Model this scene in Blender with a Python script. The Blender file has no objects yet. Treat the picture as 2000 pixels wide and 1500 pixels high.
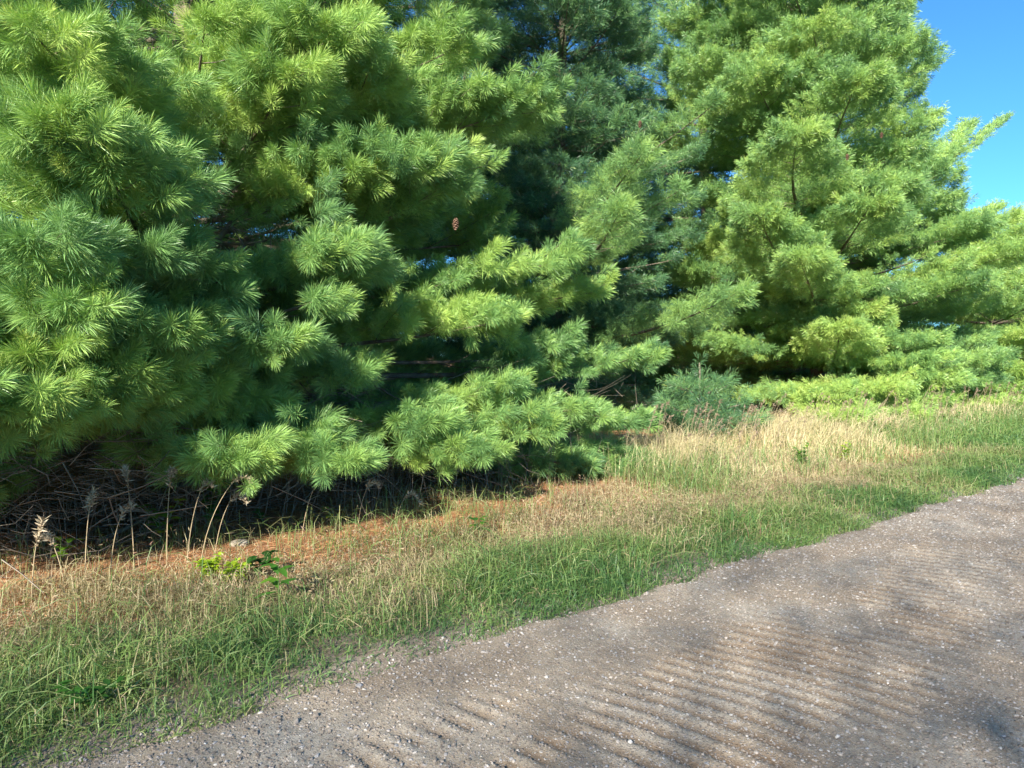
import bpy, math, random
import numpy as np
from mathutils import Vector

# ------------------------------------------------------------------ camera, sky, sun, exposure
C = bpy.context.scene.collection
SC = bpy.context.scene
CAM_H = 1.40
FPX = 1444.0                       # focal length in photo pixels (2000 wide)
F2 = np.array([.629, .777, 0.0]); F2 /= np.linalg.norm(F2)     # where the camera looks (X runs along the road, Y towards the pines)
R2 = np.array([F2[1], -F2[0], 0.0])
PITCH = math.radians(-2.2)
cam_d = bpy.data.cameras.new('camera'); cam = bpy.data.objects.new('camera', cam_d); C.objects.link(cam)
cam_d.sensor_width = 36.0; cam_d.lens = 36.0 * FPX / 2000.0
cam_d.clip_start = .05; cam_d.clip_end = 3000
cam.location = (0, 0, CAM_H)
FWD = F2 * math.cos(PITCH) + np.array([0, 0, math.sin(PITCH)])
UPV = np.cross(R2, FWD)
cam.rotation_euler = Vector(FWD).to_track_quat('-Z', 'Y').to_euler()
SC.camera = cam

SUN_EL = math.radians(27.0)
SUN_H = np.array([.84, .54]); SUN_H /= np.linalg.norm(SUN_H)   # direction the light travels over the ground
w = bpy.data.worlds.new('World'); SC.world = w; w.use_nodes = True
nt = w.node_tree; nt.nodes.clear()
o_ = nt.nodes.new('ShaderNodeOutputWorld'); bg = nt.nodes.new('ShaderNodeBackground'); sk = nt.nodes.new('ShaderNodeTexSky')
sk.sky_type = 'NISHITA'; sk.sun_disc = False; sk.sun_elevation = SUN_EL
sk.sun_rotation = math.atan2(-SUN_H[0], -SUN_H[1]) % (2 * math.pi)
sk.air_density = .8; sk.dust_density = .1; sk.ozone_density = 3.0; sk.altitude = 400
bg.inputs['Strength'].default_value = .105
tn_ = nt.nodes.new('ShaderNodeMix'); tn_.data_type = 'RGBA'; tn_.blend_type = 'MULTIPLY'; tn_.inputs[0].default_value = 1; tn_.inputs[7].default_value = (.37, .79, 1.05, 1)
nt.links.new(sk.outputs[0], tn_.inputs[6]); nt.links.new(tn_.outputs[2], bg.inputs[0]); nt.links.new(bg.outputs[0], o_.inputs[0])
sl = bpy.data.lights.new('sun', 'SUN'); so = bpy.data.objects.new('sun', sl); C.objects.link(so)
sl.energy = 5.0; sl.angle = math.radians(.55); sl.color = (1.0, .93, .80)
LDIR = np.array([SUN_H[0] * math.cos(SUN_EL), SUN_H[1] * math.cos(SUN_EL), -math.sin(SUN_EL)])
so.rotation_euler = Vector(LDIR).to_track_quat('-Z', 'Y').to_euler(); so.location = (-20, -20, 20)
SC.view_settings.view_transform = 'Standard'; SC.view_settings.look = 'None'
SC.view_settings.exposure = 1.3; SC.view_settings.gamma = 1
SC.render.engine = 'CYCLES'
cy = SC.cycles
cy.max_bounces = 6; cy.diffuse_bounces = 2; cy.glossy_bounces = 2; cy.transmission_bounces = 3; cy.transparent_max_bounces = 4
cy.use_denoising = True; cy.denoiser = 'OPENIMAGEDENOISE'; cy.denoising_prefilter = 'ACCURATE'
cy.use_adaptive_sampling = False
cy.sample_clamp_indirect = 6

rng = np.random.default_rng(7); random.seed(7)

# ------------------------------------------------------------------ helpers
def at(px, py, n):                  # the point where the sight line through a photo pixel meets the upright plane Y = n
    d = FWD + R2 * ((px - 1000) / FPX) + UPV * ((750 - py) / FPX)
    t = n / d[1]
    return np.array([0, 0, CAM_H]) + d * t

def norm(a): return a / np.maximum(np.linalg.norm(a, axis=-1, keepdims=True), 1e-9)

def new_mesh(name, V, F, mat, parent=None, smooth=False, attrs=None):
    V = np.asarray(V, dtype=np.float32); F = np.asarray(F, dtype=np.int32); k = F.shape[1]
    me = bpy.data.meshes.new(name)
    me.vertices.add(len(V)); me.vertices.foreach_set('co', V.ravel())
    me.loops.add(F.size); me.loops.foreach_set('vertex_index', F.ravel())
    me.polygons.add(len(F)); me.polygons.foreach_set('loop_start', np.arange(0, F.size, k, dtype=np.int32))
    try: me.polygons.foreach_set('loop_total', np.full(len(F), k, dtype=np.int32))
    except Exception: pass
    me.update(calc_edges=True)
    me.polygons.foreach_set('use_smooth', np.full(len(F), smooth, dtype=bool))
    for an, av in (attrs or {}).items():
        a = me.attributes.new(an, 'FLOAT', 'FACE' if len(av) == len(F) else 'POINT')
        a.data.foreach_set('value', np.asarray(av, dtype=np.float32))
    me.materials.append(mat)
    ob = bpy.data.objects.new(name, me); C.objects.link(ob)
    if parent: ob.parent = parent
    return ob

def tag(o, label=None, cat=None, group=None, kind=None):
    if label: o['label'] = label
    if cat: o['category'] = cat
    if group: o['group'] = group
    if kind: o['kind'] = kind
    return o

def empty(name, loc, rz=0):
    e = bpy.data.objects.new(name, None); C.objects.link(e); e.location = loc; e.rotation_euler = (0, 0, rz); e.empty_display_size = .2
    return e

def copy_tree(o, parent=None):
    c = o.copy(); C.objects.link(c); c.parent = parent
    for ch in list(o.children): copy_tree(ch, c)
    return c

class Tubes:
    def __init__(s): s.V = []; s.F = []; s.n = 0
    def add(s, pts, rad, sides=5):
        pts = np.asarray(pts, float); m = len(pts); rad = np.broadcast_to(np.asarray(rad, float), (m,))
        T = norm(np.gradient(pts, axis=0)); a = np.array([.31, .17, .94]) if abs(T[0][2]) < .9 else np.array([1., .1, 0])
        U = norm(np.cross(T, a)); W = np.cross(T, U)
        th = np.arange(sides) / sides * 2 * math.pi
        ring = (U[:, None] * np.cos(th)[None, :, None] + W[:, None] * np.sin(th)[None, :, None]) * rad[:, None, None] + pts[:, None]
        s.V.append(ring.reshape(-1, 3))
        i = np.arange(m - 1)[:, None] * sides; j = np.arange(sides)[None]; j2 = (j + 1) % sides
        s.F.append(np.stack([i + j, i + j2, i + sides + j2, i + sides + j], -1).reshape(-1, 4) + s.n)
        s.n += m * sides
    def build(s, name, mat, parent=None, smooth=True):
        return new_mesh(name, np.concatenate(s.V), np.concatenate(s.F), mat, parent, smooth)

# ------------------------------------------------------------------ materials
def mat(name):
    m = bpy.data.materials.new(name); m.use_nodes = True; t = m.node_tree; t.nodes.clear()
    out = t.nodes.new('ShaderNodeOutputMaterial'); b = t.nodes.new('ShaderNodeBsdfPrincipled')
    t.links.new(b.outputs[0], out.inputs[0]); return m, t, b, out

def ramp(t, fac, stops, interp='LINEAR'):
    r = t.nodes.new('ShaderNodeValToRGB'); r.color_ramp.interpolation = interp
    while len(r.color_ramp.elements) < len(stops): r.color_ramp.elements.new(.5)
    for e, (p, c) in zip(r.color_ramp.elements, stops): e.position = p; e.color = (*c, 1)
    if fac is not None: t.links.new(fac, r.inputs[0])
    return r.outputs[0]

def noise(t, scale, detail=4, rough=.55, vec=None, dist=0):
    n = t.nodes.new('ShaderNodeTexNoise'); n.inputs['Scale'].default_value = scale
    n.inputs['Detail'].default_value = detail; n.inputs['Roughness'].default_value = rough; n.inputs['Distortion'].default_value = dist
    if vec is not None: t.links.new(vec, n.inputs['Vector'])
    return n.outputs[0]

def objco(t):
    return t.nodes.new('ShaderNodeTexCoord').outputs['Object']

def mixc(t, fac, a, b, mode='MIX'):
    m = t.nodes.new('ShaderNodeMix'); m.data_type = 'RGBA'; m.blend_type = mode
    for sck, v in ((m.inputs[0], fac), (m.inputs[6], a), (m.inputs[7], b)):
        if isinstance(v, (int, float)): sck.default_value = v
        elif isinstance(v, tuple): sck.default_value = (*v, 1)
        else: t.links.new(v, sck)
    return m.outputs[2]

def bump(t, h, strength, dist, b):
    n = t.nodes.new('ShaderNodeBump'); n.inputs['Strength'].default_value = strength; n.inputs['Distance'].default_value = dist
    t.links.new(h, n.inputs['Height']); t.links.new(n.outputs[0], b.inputs['Normal'])

def leafy(name, stops, trans=.3, rough=.5, tcol=None, spec=.5):
    m, t, b, out = mat(name)
    a = t.nodes.new('ShaderNodeAttribute'); a.attribute_name = 'tint'
    c = ramp(t, a.outputs['Fac'], stops)
    t.links.new(c, b.inputs['Base Color']); b.inputs['Roughness'].default_value = rough
    b.inputs['Specular IOR Level'].default_value = spec
    tr = t.nodes.new('ShaderNodeBsdfTranslucent')
    tc = mixc(t, 1.0, c, tcol or (1.25, 1.25, .7), 'MULTIPLY'); t.links.new(tc, tr.inputs[0])
    mx = t.nodes.new('ShaderNodeMixShader'); mx.inputs[0].default_value = trans
    t.links.new(b.outputs[0], mx.inputs[1]); t.links.new(tr.outputs[0], mx.inputs[2]); t.links.new(mx.outputs[0], out.inputs[0])
    return m

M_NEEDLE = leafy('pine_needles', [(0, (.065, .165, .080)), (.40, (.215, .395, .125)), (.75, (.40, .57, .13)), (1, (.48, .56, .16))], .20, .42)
M_LEAF = leafy('broad_leaves', [(0, (.03, .10, .02)), (.5, (.06, .20, .03)), (.85, (.20, .38, .03)), (1, (.48, .62, .05))], .35, .45)
M_GRASS = leafy('grass_blades', [(0, (.065, .155, .050)), (.35, (.125, .24, .068)), (.62, (.23, .33, .095)), (.82, (.30, .33, .14)), (1, (.42, .36, .20))], .3, .5)
M_DRY = leafy('dry_grass_blades', [(0, (.17, .19, .08)), (.3, (.32, .28, .14)), (.6, (.54, .45, .27)), (.85, (.38, .27, .17)), (1, (.30, .17, .12))], .25, .6, (1.1, 1.0, .8))
M_WHEAT = leafy('wheat_grass_blades', [(0, (.30, .32, .14)), (.4, (.56, .50, .27)), (.75, (.72, .62, .38)), (1, (.56, .40, .26))], .3, .55, (1.1, 1.0, .8))
M_LITTER = leafy('fallen_needles', [(0, (.26, .11, .045)), (.5, (.56, .27, .12)), (1, (.76, .48, .26))], .1, .6, (1, .9, .7))
M_STALK = leafy('straw_stalks', [(0, (.22, .15, .11)), (.5, (.42, .33, .22)), (1, (.58, .49, .35))], .2, .6, (1, .95, .8))

m, t, b, out = mat('pine_bark'); M_BARK = m
co = objco(t); n1 = noise(t, 9, 6, .65, co); c = ramp(t, n1, [(.25, (.07, .05, .04)), (.5, (.20, .155, .12)), (.75, (.36, .31, .26))])
t.links.new(c, b.inputs['Base Color']); b.inputs['Roughness'].default_value = .9; bump(t, noise(t, 30, 5, .7, co), .8, .02, b)
m, t, b, out = mat('dead_wood'); M_DEAD = m
co = objco(t); c = ramp(t, noise(t, 5, 4, .6, co), [(.3, (.13, .10, .075)), (.55, (.27, .22, .17)), (.8, (.42, .36, .29))])
t.links.new(c, b.inputs['Base Color']); b.inputs['Roughness'].default_value = .85
m, t, b, out = mat('pine_cone_scales'); M_CONE = m
c = ramp(t, noise(t, 40, 3, .6, objco(t)), [(.3, (.10, .055, .035)), (.7, (.26, .15, .10))]); t.links.new(c, b.inputs['Base Color']); b.inputs['Roughness'].default_value = .8

# ground: soil and thatch with pine litter under the trees (object space: Y is the distance from the road)
m, t, b, out = mat('soil_and_litter'); M_GROUND = m
co = objco(t); sep = t.nodes.new('ShaderNodeSeparateXYZ'); t.links.new(co, sep.inputs[0])
fine = noise(t, 60, 6, .7, co); med = noise(t, 5, 5, .6, co)
soil = ramp(t, fine, [(.3, (.10, .07, .045)), (.5, (.21, .155, .10)), (.7, (.36, .28, .19))])
lit = ramp(t, fine, [(.28, (.20, .08, .035)), (.5, (.46, .22, .10)), (.7, (.62, .37, .20))])
ad = t.nodes.new('ShaderNodeMath'); ad.operation = 'ADD'; t.links.new(sep.outputs[1], ad.inputs[0]); t.links.new(med, ad.inputs[1])
rr = ramp(t, None, [(0, (0, 0, 0)), (1, (1, 1, 1))]); mr = t.nodes.new('ShaderNodeMapRange'); t.links.new(ad.outputs[0], mr.inputs[0])
mr.inputs[1].default_value = 4.5; mr.inputs[2].default_value = 5.1
mr2 = t.nodes.new('ShaderNodeMapRange'); t.links.new(ad.outputs[0], mr2.inputs[0]); mr2.inputs[1].default_value = 3.45; mr2.inputs[2].default_value = 3.9
grv = ramp(t, fine, [(.3, (.17, .13, .10)), (.5, (.28, .23, .18)), (.7, (.40, .35, .30))]); soil = mixc(t, mr2.outputs[0], grv, soil)
t.links.new(mixc(t, mr.outputs[0], soil, lit), b.inputs['Base Color']); b.inputs['Roughness'].default_value = .95
bump(t, fine, .7, .02, b)

m, t, b, out = mat('gravel_surface'); M_ROAD = m
co = objco(t)
big = noise(t, 1.3, 5, .6, co, .6); f1 = noise(t, 70, 8, .75, co); f2 = noise(t, 260, 4, .7, co)
base = ramp(t, big, [(.3, (.315, .240, .168)), (.5, (.395, .325, .245)), (.7, (.46, .41, .34))])
sp = ramp(t, f1, [(.28, (.50, .47, .44)), (.5, (1, 1, 1)), (.66, (1.25, 1.25, 1.25)), (.8, (1.9, 1.9, 1.95))])
c = mixc(t, 1.0, base, sp, 'MULTIPLY')
vo = t.nodes.new('ShaderNodeTexVoronoi'); vo.inputs['Scale'].default_value = 95; t.links.new(co, vo.inputs['Vector'])
mx = ramp(t, vo.outputs['Distance'], [(.0, (1, 1, 1)), (.32, (1, 1, 1)), (.40, (0, 0, 0))])
sel = ramp(t, None, [(.0, (0, 0, 0)), (.38, (0, 0, 0)), (.42, (1, 1, 1))]); rnode = t.nodes[-1]
s2 = t.nodes.new('ShaderNodeSeparateColor'); t.links.new(vo.outputs['Color'], s2.inputs[0]); t.links.new(s2.outputs[0], rnode.inputs[0])
fac = mixc(t, 1.0, mx, sel, 'MULTIPLY')
stc = ramp(t, s2.outputs[1], [(0, (.25, .21, .175)), (.25, (.26, .23, .205)), (.6, (.36, .33, .30)), (.85, (.46, .41, .36)), (1, (.56, .54, .51))])
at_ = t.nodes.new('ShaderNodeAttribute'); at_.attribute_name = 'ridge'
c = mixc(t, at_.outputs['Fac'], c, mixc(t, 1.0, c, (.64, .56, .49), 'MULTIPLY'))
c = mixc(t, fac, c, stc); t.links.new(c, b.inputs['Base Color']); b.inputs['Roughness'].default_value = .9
hh = mixc(t, .5, f1, f2); hh2 = mixc(t, .45, hh, mx); bump(t, hh2, .9, .012, b)

m, t, b, out = mat('gravel_stone'); M_STONE = m
a = t.nodes.new('ShaderNodeAttribute'); a.attribute_name = 'tint'
c = ramp(t, a.outputs['Fac'], [(0, (.19, .155, .125)), (.35, (.28, .235, .195)), (.6, (.33, .32, .32)), (.8, (.42, .36, .31)), (.95, (.42, .39, .355)), (1, (.56, .53, .49))])
c2 = mixc(t, .5, c, ramp(t, noise(t, 120, 3, .6, objco(t)), [(.3, (.6, .6, .6)), (.7, (1.3, 1.3, 1.3))]), 'MULTIPLY')
t.links.new(c2, b.inputs['Base Color']); b.inputs['Roughness'].default_value = .75

# ------------------------------------------------------------------ value noise for heights and densities
_g = np.random.default_rng(3).random((256, 256))
def vn(x, y):
    x = np.asarray(x, float); y = np.asarray(y, float); xi = np.floor(x).astype(int); yi = np.floor(y).astype(int)
    fx = x - xi; fy = y - yi; fx = fx * fx * (3 - 2 * fx); fy = fy * fy * (3 - 2 * fy)
    g = lambda a, b_: _g[a & 255, b_ & 255]
    return (g(xi, yi) * (1 - fx) + g(xi + 1, yi) * fx) * (1 - fy) + (g(xi, yi + 1) * (1 - fx) + g(xi + 1, yi + 1) * fx) * fy
def fbm(x, y, o=4):
    return sum(vn(x * 2 ** k + 17 * k, y * 2 ** k + 5 * k) / 2 ** (k + 1) for k in range(o)) / (1 - .5 ** o)
def ss(a, b_, x):
    u = np.clip((x - a) / (b_ - a), 0, 1); return u * u * (3 - 2 * u)

EDGE = 2.92
def edge_n(s):        # where the grass meets the gravel
    return EDGE + .15 * (fbm(s * .9, s * 0 + 3.3, 3) - .5) + .10 * (vn(s * 4, s * 0 + 9) - .5)
def ground_h(s, n):
    h = -.07 + .075 * ss(EDGE - .35, EDGE + .25, n)
    h = h + .05 * ss(4.2, 5.2, n) + .03 * (fbm(s * .8, n * .8) - .5) * ss(3, 4, n)
    h = h + .10 * (fbm(s * .15, n * .15, 3) - .5) * ss(5, 12, n)
    return h
def road_h(s, n, trough=False):
    e = edge_n(s)
    h = .0 + .02 * (fbm(s * .7, n * .7 + 40) - .5)
    warp = .10 * (fbm(s * .8, n * 1.2 + 8, 3) - .5) + .05 * np.sin(n * 2.2 + s * .4)
    ph = (s * 1.0 + n * .18 + warp * 1.3) / .102
    fr = ph - np.floor(ph)
    saw = np.where(fr < .7, fr / .7, (1 - fr) / .3)
    saw = saw * saw * (3 - 2 * saw)
    up = 2.42 + .25 * (fbm(s * .55 + 4, s * 0 + 1, 3) - .5); lo = 1.30 + .35 * (fbm(s * .5 + 20, s * 0 + 2, 3) - .5)
    band = ss(lo - .25, lo + .2, n) * (1 - ss(up - .28, up + .08, n)) * ss(.2, 1.3, s)
    br = .18 + 1.0 * ss(.38, .56, fbm(s * 1.3 + 9, n * 2.6, 3))
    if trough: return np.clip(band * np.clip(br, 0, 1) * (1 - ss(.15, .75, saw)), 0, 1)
    h = h + .0145 * (saw - .5) * band * np.clip(br, 0, 1.1)
    h = h + .009 * (fbm(s * 22, n * 22, 3) - .5)
    h = h - .13 * ss(-.10, .22, n - e)          # the gravel runs out under the turf
    h = h - .10 * ss(-4.3, -4.7, n)
    return h

# ------------------------------------------------------------------ setting: ground and road
def grid(name, S, N, hf, m, smooth=True, attrs=None):
    SS, NN = np.meshgrid(S, N, indexing='ij'); H = hf(SS, NN)
    V = np.stack([SS, NN, H], -1).reshape(-1, 3); a = len(S); b_ = len(N)
    i = np.arange(a - 1)[:, None] * b_; j = np.arange(b_ - 1)[None]
    F = np.stack([i + j, i + b_ + j, i + b_ + j + 1, i + j + 1], -1).reshape(-1, 4)
    return new_mesh(name, V, F, m, None, smooth, {k: f(SS, NN).ravel() for k, f in (attrs or {}).items()})
def prog(a, b_, d0, g):
    o = [a]; d = d0
    while o[-1] < b_: o.append(o[-1] + d); d *= g
    return np.array(o)
Sg = np.concatenate([-prog(3, 900, .3, 1.25)[::-1], np.arange(-2.9, 14, .08), prog(14, 900, .1, 1.12)])
Ng = np.concatenate([-prog(5, 900, .5, 1.3)[::-1], np.arange(-4.6, 2.4, .35), np.arange(2.4, 7.5, .07), prog(7.5, 900, .1, 1.15)])
tag(grid('ground', Sg, Ng, ground_h, M_GROUND), 'brown soil and orange pine litter verge beneath the grass and trees', 'ground', kind='structure')
Sr = np.concatenate([-prog(.5, 300, .05, 1.2)[::-1], np.arange(-.48, 6, .015), prog(6, 300, .016, 1.012)])
Nr = np.concatenate([np.arange(-4.9, .6, .12), np.arange(.6, 3.3, .016)])
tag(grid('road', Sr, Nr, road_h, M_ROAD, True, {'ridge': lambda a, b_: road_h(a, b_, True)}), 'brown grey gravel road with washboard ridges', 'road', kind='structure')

# loose stones on the road
def stones(name, n, srange, nrange, size, seed, label, hf=road_h, tintf=None, pw=1.0, mask=None):
    r = np.random.default_rng(seed)
    ph = (1 + 5 ** .5) / 2
    ico = norm(np.array([(-1, ph, 0), (1, ph, 0), (-1, -ph, 0), (1, -ph, 0), (0, -1, ph), (0, 1, ph), (0, -1, -ph), (0, 1, -ph), (ph, 0, -1), (ph, 0, 1), (-ph, 0, -1), (-ph, 0, 1)], float))
    fc = np.array([(0, 11, 5), (0, 5, 1), (0, 1, 7), (0, 7, 10), (0, 10, 11), (1, 5, 9), (5, 11, 4), (11, 10, 2), (10, 7, 6), (7, 1, 8), (3, 9, 4), (3, 4, 2), (3, 2, 6), (3, 6, 8), (3, 8, 9), (4, 9, 5), (2, 4, 11), (6, 2, 10), (8, 6, 7), (9, 8, 1)])
    s = srange[0] + (srange[1] - srange[0]) * r.random(n) ** pw; nn = nrange[0] + (nrange[1] - nrange[0]) * r.random(n)
    keep = nn < edge_n(s) + .05 + .22 * r.random(n)
    if mask is not None: keep &= mask(s, nn, r)
    s, nn = s[keep], nn[keep]; n = len(s)
    sz = size[0] * (size[1] / size[0]) ** (r.random(n) ** 2.6)
    sz = sz * (1 + .05 * np.clip(s - 3, 0, 20))
    sc3 = np.stack([r.uniform(.7, 1.3, n), r.uniform(.6, 1.0, n), r.uniform(.35, .7, n)], -1) * sz[:, None]
    V = ico[None] * (1 + .35 * (r.random((n, 12, 1)) - .5)) * sc3[:, None]
    a = r.random(n) * 6.283; ca, sa = np.cos(a)[:, None], np.sin(a)[:, None]
    V = np.stack([V[..., 0] * ca - V[..., 1] * sa, V[..., 0] * sa + V[..., 1] * ca, V[..., 2]], -1)
    tl = r.normal(0, .25, (n, 1)); V[..., 2] += V[..., 0] * tl
    V += np.stack([s, nn, np.maximum(hf(s, nn), ground_h(s, nn)) + sc3[:, 2] * .25], -1)[:, None]
    F = (fc[None] + (np.arange(n) * 12)[:, None, None]).reshape(-1, 3)
    ti = r.random(n) ** 2.6 if tintf is None else tintf(r, n)
    return tag(new_mesh(name, V.reshape(-1, 3), F, M_STONE, None, False, {'tint': np.repeat(ti, 20)}), label, 'gravel', kind='stuff')
stones('gravel', 135000, (-.6, 9), (.5, 3.05), (.0026, .010), 5, 'small loose stones strewn over the gravel road', pw=1.15)
stones('coarse_gravel', 1900, (-.6, 12), (.5, 3.1), (.007, .018), 6, 'larger pale stones lying loose on the road and along its grassy edge',
       mask=lambda s, n, r: r.random(len(s)) < (.30 + .7 * ss(2.35, 2.8, n) + .6 * (1 - ss(.9, 1.5, n))))
stones('far_gravel', 11000, (9, 28), (1.2, 3.1), (.007, .02), 8, 'pale stones scattered over the far end of the gravel road')

# ------------------------------------------------------------------ needles, blades and leaves
def kites(B, D, L, W, r, tint, mat_, name, parent=None, bend=0., mid=.55, side=None):
    """flat tapered blades: base B, direction D, length L, width W"""
    n = len(B)
    if side is None: side = norm(np.cross(D, r.normal(size=(n, 3))))
    Mp = B + D * (L * mid)[:, None]; T = B + D * L[:, None]
    T[:, 2] -= bend * L
    hw = (W * .5)[:, None]
    V = np.stack([B, Mp + side * hw, T, Mp - side * hw], 1).reshape(-1, 3)
    F = np.arange(4 * n).reshape(-1, 4)
    return new_mesh(name, V, F, mat_, parent, False, {'tint': tint})

class Crown:
    def __init__(s): s.P = []; s.D = []; s.L = []; s.T = []
    def shoot(s, p, d, l, ti): s.P.append(p); s.D.append(d); s.L.append(l); s.T.append(ti)

def bez(p0, p1, p2, u): u = np.asarray(u)[:, None]; return p0 * (1 - u) ** 2 + 2 * p1 * u * (1 - u) + p2 * u * u

def limb(cr, tb, p0, tip, spread, r, cloud=0, twig_step=.22, shoot_step=.115, u0=.34, lift=.12, fat=1., tint=.45, voids=(), slen=.15, twr=.006):
    p0 = np.asarray(p0, float); tip = np.asarray(tip, float)
    L = np.linalg.norm(tip - p0)
    mid = p0 * .45 + tip * .55 + np.array([0, 0, -lift * L * .5]); mid[:2] += r.normal(0, .04 * L, 2)
    uu = np.linspace(0, 1, 9); ax = bez(p0, mid, tip, uu)
    tb.add(ax, np.linspace(.010 + .0085 * L, .004, 9) * fat, 5)
    k = max(3, int(L * (1 - u0) / twig_step)); sd = 1
    z = np.array([0, 0, 1.])
    for i in range(k):
        u = u0 + (1 - u0) * (i + .6 * r.random()) / k
        p = bez(p0, mid, tip, [u])[0]; tg = norm(bez(p0, mid, tip, [min(u + .02, 1.02)])[0] - p)
        sidev = norm(np.cross(tg, z)); sd = -sd
        an = math.radians(r.uniform(38, 68)); up = r.normal(.10, .20)
        d = norm(tg * math.cos(an) + sidev * sd * math.sin(an) + z * up)
        prof = min(1., (1 - u) * 1.9 + .28) * min(1., .55 + (u - u0) * 2.2)
        l = spread * prof * r.uniform(.65, 1.15)
        q1 = p + d * l * .5 + z * (-.03 * l); q2 = p + norm(d + tg * .25 + z * .12) * l
        if any((((q2 - vc) / vr) ** 2).sum() < 1 for vc, vr in voids): continue
        tw = bez(p, q1, q2, np.linspace(0, 1, 4)); tb.add(tw, np.linspace(twr, .003, 4), 3)
        ns = max(2, int(l / shoot_step)); tt = np.clip(tint + r.normal(0, .10), 0, 1)
        for j in range(ns):
            v = .25 + .75 * (j + r.random()) / ns; b_ = bez(p, q1, q2, [v])[0]
            td = norm(q2 - p); s2 = norm(np.cross(td, z)) * (1 if (j & 1) else -1)
            a2 = math.radians(r.uniform(20, 55))
            dd = norm(td * math.cos(a2) + s2 * math.sin(a2) + z * r.normal(.22, .22) + tg * .25)
            off = r.uniform(.02, .16)
            cr.shoot(b_ + dd * off * .6, dd, slen * r.uniform(.7, 1.2), np.clip(tt + r.normal(0, .07), 0, 1))
        cr.shoot(q2, norm(td + tg * .3 + z * .25), slen * 1.1, tt)
    if cloud:        # fills the flat spray between the twigs
        n = int(cloud * (L * (1 - u0)) * spread * 2); u = u0 + (1 - u0) * r.random(n) ** .85
        A = bez(p0, mid, tip, u); TG = norm(bez(p0, mid, tip, u + .02) - A); SD = norm(np.cross(TG, z)); v = r.uniform(-1, 1, n)
        prof = np.minimum(1, (1 - u) * 1.9 + .28) * np.minimum(1, .55 + (u - u0) * 2.2)
        wv = (np.abs(v) * spread * prof)[:, None]; Q = A + SD * wv * np.sign(v)[:, None] * .85 + TG * wv * .55
        Q[:, 2] += r.normal(.02, .07, n) + .05 * wv[:, 0]
        DD = norm(TG * r.uniform(.5, 1.1, (n, 1)) + SD * v[:, None] * 1.1 + z * r.normal(.28, .25, (n, 1)) + r.normal(0, .2, (n, 3)))
        ok = np.ones(n, bool)
        for vc, vr in voids: ok &= (((Q - vc) / vr) ** 2).sum(1) >= 1
        g = np.clip(tint + .12 * np.sin(u * 9 + v * 2.5) + r.normal(0, .09, n), 0, 1)
        for q_, d_, l_, t_ in zip(Q[ok], DD[ok], slen * r.uniform(.7, 1.2, n)[ok], g[ok]): cr.shoot(q_, d_, l_, t_)
    for a_ in (-.5, 0, .5):
        cr.shoot(tip, norm(norm(tip - mid) + a_ * norm(np.cross(tip - mid, z)) + z * .2), slen * 1.15, tint)

def needles(cr, name, parent, r, nlen, per_near, wpx=1.0, min_per=14, base_loc=np.zeros(3)):
    P = np.array(cr.P); D = np.array(cr.D); L = np.array(cr.L); T = np.array(cr.T)
    dist = np.linalg.norm(P + base_loc - np.array([0, 0, CAM_H]), axis=1)
    rel = (P + base_loc)[:, :2]; dep = rel @ F2[:2]; lat = rel @ R2[:2]
    seen = (dep > 0) & (np.abs(lat) < dep * .80 + 1) & (((P + base_loc)[:, 2] - CAM_H) < dep * .56 + .6)
    cnt = np.where(seen, np.clip(per_near * (6.0 / dist) ** 1.1, min_per, per_near * 1.15), min_per * .8).astype(int)
    wid = np.where(seen, .0034 * np.clip(dist / 6.0, .9, 4) ** .8, .016)
    sv = r.uniform(.72, 1.18, len(P))
    idx = np.repeat(np.arange(len(P)), cnt); n = len(idx)
    tt = r.random(n) ** .8
    u = norm(np.cross(D, np.array([.13, .21, .97]))); v = np.cross(D, u)
    phi = r.random(n) * 6.283
    ang = np.radians(72 - 46 * tt + r.normal(0, 9, n))
    d = D[idx] * np.cos(ang)[:, None] + (u[idx] * np.cos(phi)[:, None] + v[idx] * np.sin(phi)[:, None]) * np.sin(ang)[:, None]
    d[:, 2] -= .06; d = norm(d)
    B = P[idx] + D[idx] * (L[idx] * (tt - .35))[:, None]
    l = nlen * r.uniform(.72, 1.1, n) * sv[idx]
    ti = np.clip(T[idx] + r.normal(0, .07, n), 0, 1); ti = np.where(r.random(n) < .006, 1, ti)
    return kites(B, d, l, wid[idx] * r.uniform(.8, 1.25, n), r, ti, M_NEEDLE, name, parent, bend=.05, mid=.68)

def cone_mesh(name, parent, p, ln=.09):
    V = []; F = []; k = 0
    for i in range(34):
        a = i * 2.4; f = i / 33; rr = .028 * math.sin(math.pi * (.12 + .8 * f)) + .004; z0 = -ln * f
        c = np.array([math.cos(a) * rr * .3, math.sin(a) * rr * .3, z0]); o = np.array([math.cos(a) * rr, math.sin(a) * rr, z0 - .014])
        sv = np.array([-math.sin(a), math.cos(a), 0]) * .011; up = np.array([0, 0, .004])
        V += [c - sv * .5, o - sv, o + sv, c + sv * .5, c - up * 2 - sv * .4, o - up, c - up * 2 + sv * .4, c]
        F += [(k, k + 1, k + 2, k + 3), (k + 4, k + 5, k + 1, k), (k + 6, k + 5, k + 2, k + 3)]; k += 8
    return new_mesh(name, np.array(V) + p, F, M_CONE, parent)

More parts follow.
